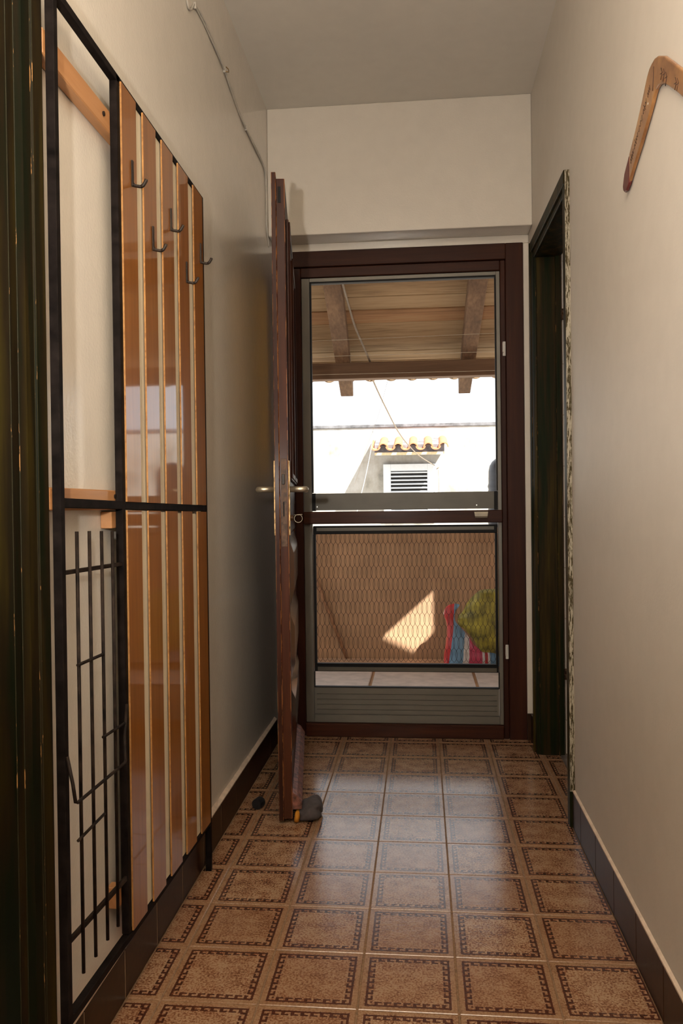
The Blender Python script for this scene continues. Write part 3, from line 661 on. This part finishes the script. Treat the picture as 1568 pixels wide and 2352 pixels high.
for (y, z, hgt) in ((1.552, 1.795, 0.020), (1.538, 1.786, 0.022), (1.524, 1.773, 0.024), (1.47, 1.735, 0.02), (1.459, 1.728, 0.02)):
    t.tube([(0.4478, y, z), (0.4478, y-0.006, z-hgt*0.5), (0.4478, y+0.003, z-hgt)], 0.0007, 4); t.tube([(0.4478, y+0.006, z-0.008), (0.4478, y-0.008, z-0.012)], 0.0007, 4)
t.tube([(0.4478, 1.598, 1.822), (0.4478, 1.602, 1.800), (0.4478, 1.606, 1.780)], 0.001, 4)
o = t.build('burnt_drawing', M_burn, bm_); o['kind'] = 'stuff'
o = MB().prism(circ((0.4472, 1.640, 1.7725), (0, 1, 0), (0, 0, 1), 0.0022, 8), (0.003, 0, 0)).build('nail', M_white, bm_)

# ------------------------------------------------------------------ flat cable along the left wall
cp = [(2.160, 2.3800), (2.1640, 2.366), (2.180, 2.3580), (2.2039, 2.3690), (2.225, 2.394), (2.2358, 2.4021), (2.265, 2.409), (2.3422, 2.4184), (2.4418, 2.4130), (2.579, 2.4045), (2.6679, 2.3920), (2.78, 2.374), (2.8664, 2.3640), (3.00, 2.366), (3.1408, 2.3690), (3.225, 2.366), (3.2552, 2.3576), (3.275, 2.330), (3.282, 2.2963), (3.2850, 2.230), (3.2800, 2.1691), (3.2850, 2.135), (3.305, 2.1034), (3.3300, 2.076)]
def smooth_path(p, k=4):
    r = []
    for i in range(len(p)-1):
        p0, p1, p2, p3 = p[max(i-1, 0)], p[i], p[i+1], p[min(i+2, len(p)-1)]
        for q in range(k):
            u = q/k; r.append(tuple(0.5*((2*p1[d])+(-p0[d]+p2[d])*u+(2*p0[d]-5*p1[d]+4*p2[d]-p3[d])*u*u+(-p0[d]+3*p1[d]-3*p2[d]+p3[d])*u**3) for d in range(len(p1))))
    return r+[p[-1]]
wc = tag(empty('wall_cable', (XL, 2.7, 2.38)), 'off white twin cable sagging along the top of the left wall', 'cable')
sp_ = smooth_path(cp)
t = MB(); t.tube([(XL+0.0035, y, z) for y, z in sp_], 0.0030, 7); t.build('strand', M_bcable, wc)
t = MB(); t.tube([(XL+0.0040+0.0012*math.sin(i*.4), y+0.002, z-0.0066-0.0018*math.sin(i*0.5)) for i, (y, z) in enumerate(sp_)][20:], 0.0026, 7); t.build('strand', M_bcable, wc)
for (y, z) in ((2.579, 2.4045), (2.2358, 2.4021), (2.90, 2.3640)):
    t = MB(); t.box(XL+0.0002, XL+0.009, y-0.003, y+0.003, z-0.012, z+0.006); t.build('clip', M_bcable, wc, bevel=0.001)
t = MB(); t.tube([(XL+0.008, 2.580, 2.396), (XL+0.016, 2.592, 2.400), (XL+0.014, 2.597, 2.412), (XL+0.007, 2.590, 2.417)], 0.0016, 6); o = t.build('wire_tie', M_brass, wc); o['label'] = 'bent copper wire tie'

# ------------------------------------------------------------------ things on the corridor floor
dw = tag(empty('door_wedge', (-0.37, 2.56, 0.0)), 'charcoal felt slipper wedged under the open entrance door', 'slipper')
prof = [(-0.3960, 0.55, 0.030), (-0.392, 0.86, 0.040), (-0.386, 0.97, 0.0425), (-0.378, 1.0, 0.0440), (-0.366, 1.0, 0.058), (-0.352, 0.98, 0.060), (-0.340, 0.88, 0.055), (-0.332, 0.62, 0.042), (-0.329, 0.25, 0.024)]
L = []
for i, (x, k, h) in enumerate(prof):
    ring = []
    for q in range(20):
        a = 2*math.pi*q/20; cy, sz = math.cos(a), math.sin(a)
        yy = 2.562+0.068*k*math.copysign(abs(cy)**0.75, cy); zz = h*0.5+h*0.5*math.copysign(abs(sz)**0.7, sz)
        ring.append(Vector((x+0.006*math.sin(q*1.3+i), yy+(0.012*(x+0.37)/0.04)*0, max(0.0005, zz))))
    L.append(ring)
MB().rings(L).build('upper', M_sock, dw, subsurf=1)
L = []
for i, (x, k, h) in enumerate(((-0.4062, 0.55, 0.024), (-0.4050, 0.90, 0.036), (-0.399, 1.0, 0.0405), (-0.389, 0.85, 0.036))):
    L.append([Vector((x+0.001*math.sin(a), 2.516+0.032*k*math.cos(a), max(0.0008, h*0.5+h*0.5*math.sin(a)))) for a in [2*math.pi*q/16 for q in range(16)]])
o = MB().rings(L).build('lining', M_yellow, dw, subsurf=1); o['label'] = 'yellow lining showing at the opening'
rb = Vector((-0.5435, 2.618, 0.0178)); ax = Vector((0.30, 0.95, 0.0)).normalized(); sd_ = Vector((ax.y, -ax.x, 0)); L = []
for (d, r) in ((-0.016, 0.0125), (-0.0155, 0.0165), (-0.006, 0.0172), (0.008, 0.0176), (0.0145, 0.0172), (0.016, 0.013)):
    L.append(circ(rb+ax*d, sd_, (0, 0, 1), r, 18))
tag(MB().rings(L, smooth=False).build('rubber_stopper', M_rubber), 'small black rubber cap lying on the tiles left of the open door', 'stopper')

# ------------------------------------------------------------------ terrace outside
gr = struct(MB().box(-9, 9, 5.58, 14, -1.3, -1.2).build('ground', M_ground), 'pale ground beyond the terrace')
struct(MB().box(-4.5, 4.5, 3.60, 5.33, -0.25, -0.042).build('floor_terrace', M_tan), 'terrace floor bed')
tf = bpy.data.objects['floor_terrace']
xs = [-1.9, -1.28, -0.30, 0.303, 0.93, 1.6]
for i in range(len(xs)-1):
    MB().box(xs[i]+0.009, xs[i+1]-0.009, 3.62, 4.30, -0.042, -0.030).build('stone_slab', M_slab, tf, bevel=0.004)
    MB().box(xs[i]+0.009, xs[i+1]-0.009, 4.32, 5.03, -0.042, -0.030).build('stone_slab', M_slab, tf, bevel=0.004)
MB().box(-1.9, 1.6, 5.05, 5.328, -0.042, -0.024).build('kerb', M_tan, tf, bevel=0.006)
struct(MB().box(-4.5, 4.5, 5.33, 5.58, -0.30, 0.83).build('wall_terrace', M_tan, bevel=0.008), 'tan rendered parapet wall of the terrace')
t = MB(); t.box(-4.5, -0.622, 3.46, 3.60, -0.25, 2.80); t.box(0.4575, 4.5, 3.46, 3.60, -0.25, 2.80); t.box(-0.622, 0.4575, 3.47, 3.60, 2.64, 2.80)
struct(t.build('wall_outside', M_ext), 'outer face of the house wall')
struct(MB().box(-4.5, 4.5, -2.8, 3.6, 2.80, 2.95).build('roof_house', M_ext), 'flat slab over the house')

# porch roof
pr_ = tag(empty('porch_roof', (0, 4.7, 2.2)), 'weathered timber porch roof with two rafters and plank lining outside the entrance', 'roof')
def plz(y): return 4.160-0.4*y           # underside of the boards
ye = [3.62, 3.74, 3.86, 3.98, 4.10, 4.22, 4.345, 4.465, 4.585, 4.712, 4.835, 4.958, 5.086, 5.243, 5.386, 5.50, 5.61, 5.715]
def cut(z): return z
for i in range(len(ye)-1):
    y0, y1 = ye[i]+0.0032, ye[i+1]-0.0032; t = MB(); dz = random.uniform(-0.002, 0.002)
    x0, x1 = -1.6, 0.86
    t.hexa([(x0, y0, plz(y0)+dz), (x1, y0, plz(y0)+dz), (x1, y1, plz(y1)+dz), (x0, y1, plz(y1)+dz), (x0, y0, plz(y0)+0.022), (x1, y0, plz(y0)+0.022), (x1, y1, plz(y1)+0.022), (x0, y1, plz(y1)+0.022)])
    t.build('roof_board', M_plankr if i in (11,) else M_plank, pr_, bevel=0.002)
for (xa, xb, xc, xd) in ((-0.5375, -0.4325, -0.5590, -0.4700), (0.2800, 0.3830, 0.2670, 0.3490)):
    t = MB(); ya, yb = 3.62, 5.735
    # widths measured at 4.53 and 5.73, extended back to the house
    k = (ya-4.53)/(5.735-4.53); x0a, x1a = xa+(xc-xa)*k, xb+(xd-xb)*k
    za, zb = plz(ya)-0.1105, plz(yb)-0.1105
    t.hexa([(x0a, ya, za), (x1a, ya, za), (xd, yb, zb), (xc, yb, zb), (x0a, ya, za+0.109), (x1a, ya, za+0.109), (xd, yb, zb+0.109), (xc, yb, zb+0.109)])
    t.build('rafter', M_raft, pr_, bevel=0.004)
for xx in (-1.38, 1.10):
    t = MB(); ya, yb = 3.62, 5.735; za, zb = plz(ya)-0.1105, plz(yb)-0.1105
    t.hexa([(xx, ya, za), (xx+.1, ya, za), (xx+.1, yb, zb), (xx, yb, zb), (xx, ya, za+0.109), (xx+.1, ya, za+0.109), (xx+.1, yb, zb+0.109), (xx, yb, zb+0.109)])
    t.build('rafter', M_raft, pr_, bevel=0.004)
MB().box(-1.6, 3.2, 5.315, 5.415, 1.818, 1.924).build('eave_beam', M_beam, pr_, bevel=0.004)
# clay pans hanging over the eave
k = 0
x = -1.53
while x < 0.80:
    t = MB(); rr = 0.046; n = 10; rings = []
    for y in (5.25, 5.735):
        zc = plz(y)+0.074
        ring = [Vector((x+rr*math.cos(a), y, zc-rr*0.62*math.sin(a)-0.0)) for a in [math.pi*q/n for q in range(n+1)]]
        ring += [Vector((x+(rr-0.012)*math.cos(a), y, zc-(rr-0.012)*0.62*math.sin(a)+0.004)) for a in [math.pi*(n-q)/n for q in range(n+1)]]
        rings.append(ring)
    dy = 0.0
    t.rings(rings, smooth=False); t.build('roof_tile', M_roof, pr_)
    # the tile nose reaches past the board edge
    t = MB(); rings = []
    for y in (5.7355, 5.775):
        zc = plz(5.735)+0.030
        ring = [Vector((x+rr*math.cos(a), y, zc-rr*0.75*math.sin(a))) for a in [math.pi*q/n for q in range(n+1)]]
        ring += [Vector((x+(rr-0.012)*math.cos(a), y, zc-(rr-0.012)*0.62*math.sin(a)+0.006)) for a in [math.pi*(n-q)/n for q in range(n+1)]]
        rings.append(ring)
    t.rings(rings, smooth=False); t.build('roof_tile', M_nose, pr_)
    x += 0.1475
# unseen sheet over the right bay; its opening is made up to shape the sun patch
def back(P, zt=0.024):
    tt = (plz(5.33)+zt-P[1])/(1.0-0.22)
    return (P[0]+0.63*tt, 5.33-0.55*tt)
hole = [back(p) for p in ((0.069, 0.415), (-0.262, 0.116), (-0.055, 0.022), (0.069, 0.146))]
t = MB(); X0, X1, Y0_, Y1_ = 0.862, 3.2, 3.62, 5.70
hx = [h for h in hole]
def rp(x, y): return (x, y, plz(y)+0.024)
outer = [rp(X1, Y0_), rp(X0, Y0_), rp(X0, Y1_), rp(X1, Y1_)]
bmx = bmesh.new(); vo = [bmx.verts.new(p) for p in outer]; vh = [bmx.verts.new(rp(*h)) for h in hole]
eds = [bmx.edges.new((vo[i], vo[(i+1) % 4])) for i in range(4)]+[bmx.edges.new((vh[i], vh[(i+1) % 4])) for i in range(4)]
bmesh.ops.triangle_fill(bmx, edges=eds, use_beauty=True, use_dissolve=False)
bmx.verts.index_update()
def inside(p, poly):
    c = False; n = len(poly)
    for i in range(n):
        a, b2 = poly[i], poly[(i+1) % n]
        if (a[1] > p[1]) != (b2[1] > p[1]) and p[0] < (b2[0]-a[0])*(p[1]-a[1])/(b2[1]-a[1])+a[0]: c = not c
    return c
vs = [tuple(v.co) for v in bmx.verts]
fs = [tuple(v.index for v in f.verts) for f in bmx.faces if not inside(tuple(f.calc_center_median())[:2], hole)]
bmx.free()
t.add(vs, fs); t.build('sun_mask_sheet', M_roof, pr_)
t = MB(); t.hexa([(-1.6, 3.62, plz(3.62)+0.026), (0.86, 3.62, plz(3.62)+0.026), (0.86, 5.71, plz(5.71)+0.026), (-1.6, 5.71, plz(5.71)+0.026), (-1.6, 3.62, plz(3.62)+0.034), (0.86, 3.62, plz(3.62)+0.034), (0.86, 5.71, plz(5.71)+0.034), (-1.6, 5.71, plz(5.71)+0.034)])
t.build('gap_dark_sheet', M_gasket, pr_)  # dark sheet added above the boards to block sky and darken their gaps

# cables and lines
def line(name, pts, r, mat, label, cat='cable', seg=6, group=None):
    group = {'clothes line': 'clothes lines under the porch roof', 'wire': 'thin wires hanging outside'}.get(cat)
    t = MB(); t.tube(smooth_path(pts, 5), r, seg); return tag(t.build(name, mat), label, cat, group)
line('overhead_cable', [(-0.4325, 4.30, 2.30), (-0.4248, 4.50, 2.2364), (-0.4117, 4.75, 2.1636), (-0.3906, 4.95, 2.0785), (-0.357, 5.10, 2.0003), (-0.3318, 5.25, 1.9443), (-0.329, 5.40, 1.936), (-0.329, 5.60, 1.893), (-0.3311, 5.80, 1.8720), (-0.2888, 6.8, 1.8001), (-0.198, 8.2, 1.6761), (-0.0298, 9.6, 1.5566), (0.187, 10.93, 1.487)], 0.0062, M_cord, 'thick grey brown cable running from the porch roof to the white shutter')
cl = 'clothes line'
line('clothes_line', [(-1.5, 4.9, 1.982), (-0.648, 4.9, 1.9885), (0.449, 4.9, 2.0005), (1.5, 4.9, 2.01)], 0.0014, M_line, 'uppermost pale line strung below the porch roof boards', cl)
line('clothes_line', [(-1.5, 5.0, 1.909), (-0.66, 5.0, 1.911), (0.44, 5.0, 1.909), (1.5, 5.0, 1.905)], 0.0014, M_line, 'middle pale line strung just above the eave beam', cl)
line('clothes_line', [(-1.5, 5.10, 1.815), (-0.67, 5.10, 1.8145), (0.46, 5.10, 1.8105), (1.5, 5.10, 1.808)], 0.0014, M_line, 'lowest pale line crossing in front of the eave beam', cl)
line('thin_wire', [(-0.229, 5.76, 1.86), (-0.3137, 6.2, 1.681), (-0.4119, 6.8, 1.566), (-0.5253, 7.5, 1.424), (-0.70, 8.6, 1.20)], 0.0014, M_cord, 'thin dark wire hanging left of the thick cable', 'wire')
line('thin_wire', [(-0.405, 6.95, 1.62), (-0.4253, 7.0, 1.4699), (-0.4812, 7.0, 1.2076), (-0.5128, 7.0, 1.0876), (-0.56, 7.0, 0.9)], 0.0026, M_winw, 'white wire hanging in the shadow left of the shutter', 'wire')
line('thin_wire', [(0.232, 10.90, 1.44), (0.236, 10.90, 1.30), (0.238, 10.90, 1.10), (0.239, 10.90, 0.8)], 0.004, M_cord, 'thin wire hanging below the cable bracket', 'wire')

# ------------------------------------------------------------------ neighbour's house
nb = tag(empty('neighbour_house', (0, 11.0, -1.2)), 'sunlit plastered house wall across the terrace with tiled shutter hood', 'building')
t = MB(); t.box(-6, 6, 11.0, 11.3, -1.2, 2.015); t.build('wall', M_neigh, nb)
MB().box(-6, 6, 10.985, 11.32, 2.016, 2.062).build('coping', M_cop, nb, bevel=0.006)
ws = MB()
for (x0, x1, z0, z1) in ((-0.505, -0.405, 0.78, 1.518), (0.085, 0.214, 0.78, 1.518), (-0.405, 0.085, 1.425, 1.518), (-0.405, 0.085, 0.78, 0.86)):
    ws.box(x0, x1, 10.955, 10.9995, z0, z1)
sh = ws.build('shutter', M_winw, nb, bevel=0.004); sh['label'] = 'white louvred shutter'
MB().box(-0.404, 0.084, 10.990, 10.9995, 0.86, 1.425).build('louvre_gap_shade', M_dark, sh)  # near-black panel stands in for the shade between the louvres
z = 1.392
while z > 0.87:
    MB().prism([(-0.404, 10.960, z), (-0.404, 10.985, z+0.012), (-0.404, 10.985, z+0.024), (-0.404, 10.960, z+0.014)], (0.488, 0, 0)).build('louvre', M_winw, sh); z -= 0.0515
hood = MB(); hood.hexa([(-0.60, 10.60, 1.655), (0.305, 10.60, 1.655), (0.305, 10.9995, 1.70), (-0.60, 10.9995, 1.70), (-0.60, 10.60, 1.752), (0.305, 10.60, 1.752), (0.305, 10.9995, 1.862), (-0.60, 10.9995, 1.862)])
hd = hood.build('hood', M_cop, nb); hd['label'] = 'small tiled hood over the shutter'
MB().box(-0.598, 0.303, 10.58, 10.599, 1.618, 1.652).build('fascia', M_board, hd)
for i in range(6):
    xc = -0.68+0.1945*i
    if i:
        t = MB(); rings = []
        for (y, zc, r) in ((10.535, 1.706, 0.066), (10.9995, 1.835, 0.058)):
            ring = [Vector((xc+r*math.cos(a), y, zc+r*math.sin(a))) for a in [math.pi*q/10 for q in range(11)]]
            ring += [Vector((xc+(r-0.014)*math.cos(a), y, zc+(r-0.014)*math.sin(a))) for a in [math.pi*(10-q)/10 for q in range(11)]]
            rings.append(ring)
        t.rings(rings, smooth=False); t.build('hood_tile', M_awn, hd)
    if i < 5:
        xp = xc+0.097; t = MB(); rings = []
        for (y, zc, r) in ((10.53, 1.722, 0.064), (10.9995, 1.851, 0.058)):
            ring = [Vector((xp+r*math.cos(a), y, zc-0.75*r*math.sin(a))) for a in [math.pi*q/10 for q in range(11)]]
            ring += [Vector((xp+(r-0.014)*math.cos(a), y, zc-0.75*(r-0.014)*math.sin(a)+0.003)) for a in [math.pi*(10-q)/10 for q in range(11)]]
            rings.append(ring)
        t.rings(rings, smooth=False); t.build('hood_tile', M_awn, hd)
MB().tube([(0.205, 10.998, 1.448), (0.215, 10.95, 1.445), (0.245, 10.94, 1.470)], 0.008, 8).build('cable_bracket', M_cord, nb)

# ------------------------------------------------------------------ things on the terrace
YG = 5.165; KS = YG/5.10                       # their distance from the viewer
def gz(z): return 1.0018+(z-1.0018)*KS
L = []
for (z, x0, x1, dp) in ((-0.105, 0.140, 0.575, 0.105), (-0.095, 0.130, 0.590, 0.118), (-0.03, 0.130, 0.590, 0.12), (0.04, 0.130, 0.585, 0.12), (0.066, 0.134, 0.53, 0.12), (0.078, 0.137, 0.35, 0.12), (0.106, 0.141, 0.318, 0.118), (0.150, 0.146, 0.290, 0.108), (0.186, 0.149, 0.264, 0.095), (0.214, 0.150, 0.238, 0.08), (0.240, 0.148, 0.214, 0.068), (0.262, 0.144, 0.202, 0.058), (0.285, 0.134, 0.200, 0.055), (0.305, 0.130, 0.201, 0.055), (0.325, 0.136, 0.208, 0.05), (0.345, 0.148, 0.226, 0.042), (0.358, 0.168, 0.232, 0.03), (0.364, 0.186, 0.218, 0.012)):
    ring = []
    for q in range(36):
        a = 2*math.pi*q/36; ca, sa = math.cos(a), math.sin(a); f = 1+0.035*math.sin(q*2.1+z*21)+0.025*math.sin(q*3.7-z*33)
        ring.append(Vector((KS*((x0+x1)/2+(x1-x0)/2*math.copysign(abs(ca)**0.7, ca)), YG+dp*0.62*math.copysign(abs(sa)**0.8, sa)*f, max(-0.0295, gz(z)))))
    L.append(ring)
tag(MB().rings(L).build('striped_bag', M_bag), 'red white and blue striped plastic bag standing near the terrace wall', 'bag')
# gathered sack
L = []; random.seed(21); YS = 4.965; KSK = YS/4.95
def gk(z): return 1.0018+(z-1.0018)*KSK
for i, (x, zl, zh, dp) in enumerate(((0.2145, 0.270, 0.294, 0.010), (0.2165, 0.258, 0.306, 0.022), (0.228, 0.246, 0.322, 0.034), (0.242, 0.240, 0.337, 0.040), (0.250, 0.232, 0.350, 0.044), (0.268, 0.208, 0.382, 0.066), (0.290, 0.186, 0.414, 0.086), (0.318, 0.146, 0.446, 0.108), (0.342, 0.108, 0.4665, 0.122), (0.356, 0.092, 0.472, 0.128), (0.40, 0.090, 0.474, 0.135), (0.46, 0.086, 0.475, 0.138), (0.50, -0.02, 0.474, 0.138), (0.53, -0.045, 0.468, 0.132), (0.585, -0.045, 0.43, 0.11), (0.61, -0.01, 0.36, 0.06))):
    ring = []; nq = 44
    for q in range(nq):
        a = 2*math.pi*q/nq; ca, sa = math.cos(a), math.sin(a)
        f = 1+0.03*math.sin(5*a+x*9)+0.018*math.sin(11*a-x*40)+(0.07*math.sin(9*a) if i < 6 else 0)
        ring.append(Vector((KSK*x+0.004*math.sin(7*a+i), YS-dp*0.72*math.copysign(abs(ca)**0.85, ca)*f, max(-0.0292, gk((zl+zh)/2+(zh-zl)/2*math.copysign(abs(sa)**0.9, sa)*(1+(f-1)*0.5))))))
    L.append(ring)
tag(MB().rings(L).build('olive_sack', M_olive, subsurf=1), 'olive green cloth sack with gathered end propped against the striped bag', 'sack')
t = MB(); t.tube([(-0.500, 5.317, -0.024), (-0.708, 5.317, 0.514), (-0.93, 5.317, 1.09)], 0.011, 10)
tag(t.build('wooden_pole', M_pole), 'thin brown pole leaning against the tan terrace wall', 'pole')
dct = MB(); L = []; cx, cy = 0.553, 5.455
for (z, r) in [(0.831, 0.108)]+[(0.84+0.02*k, 0.108+(0.006 if k % 2 else 0.0)) for k in range(15)]+[(1.15, 0.108), (1.20, 0.107), (1.235, 0.100), (1.262, 0.085), (1.282, 0.062), (1.293, 0.034), (1.297, 0.008)]:
    L.append(circ((cx, cy, z), (1, 0, 0), (0, 1, 0), r, 28))
tag(dct.rings(L).build('vent_pipe', M_pipe), 'dark ribbed vent pipe with domed top on the parapet', 'pipe')
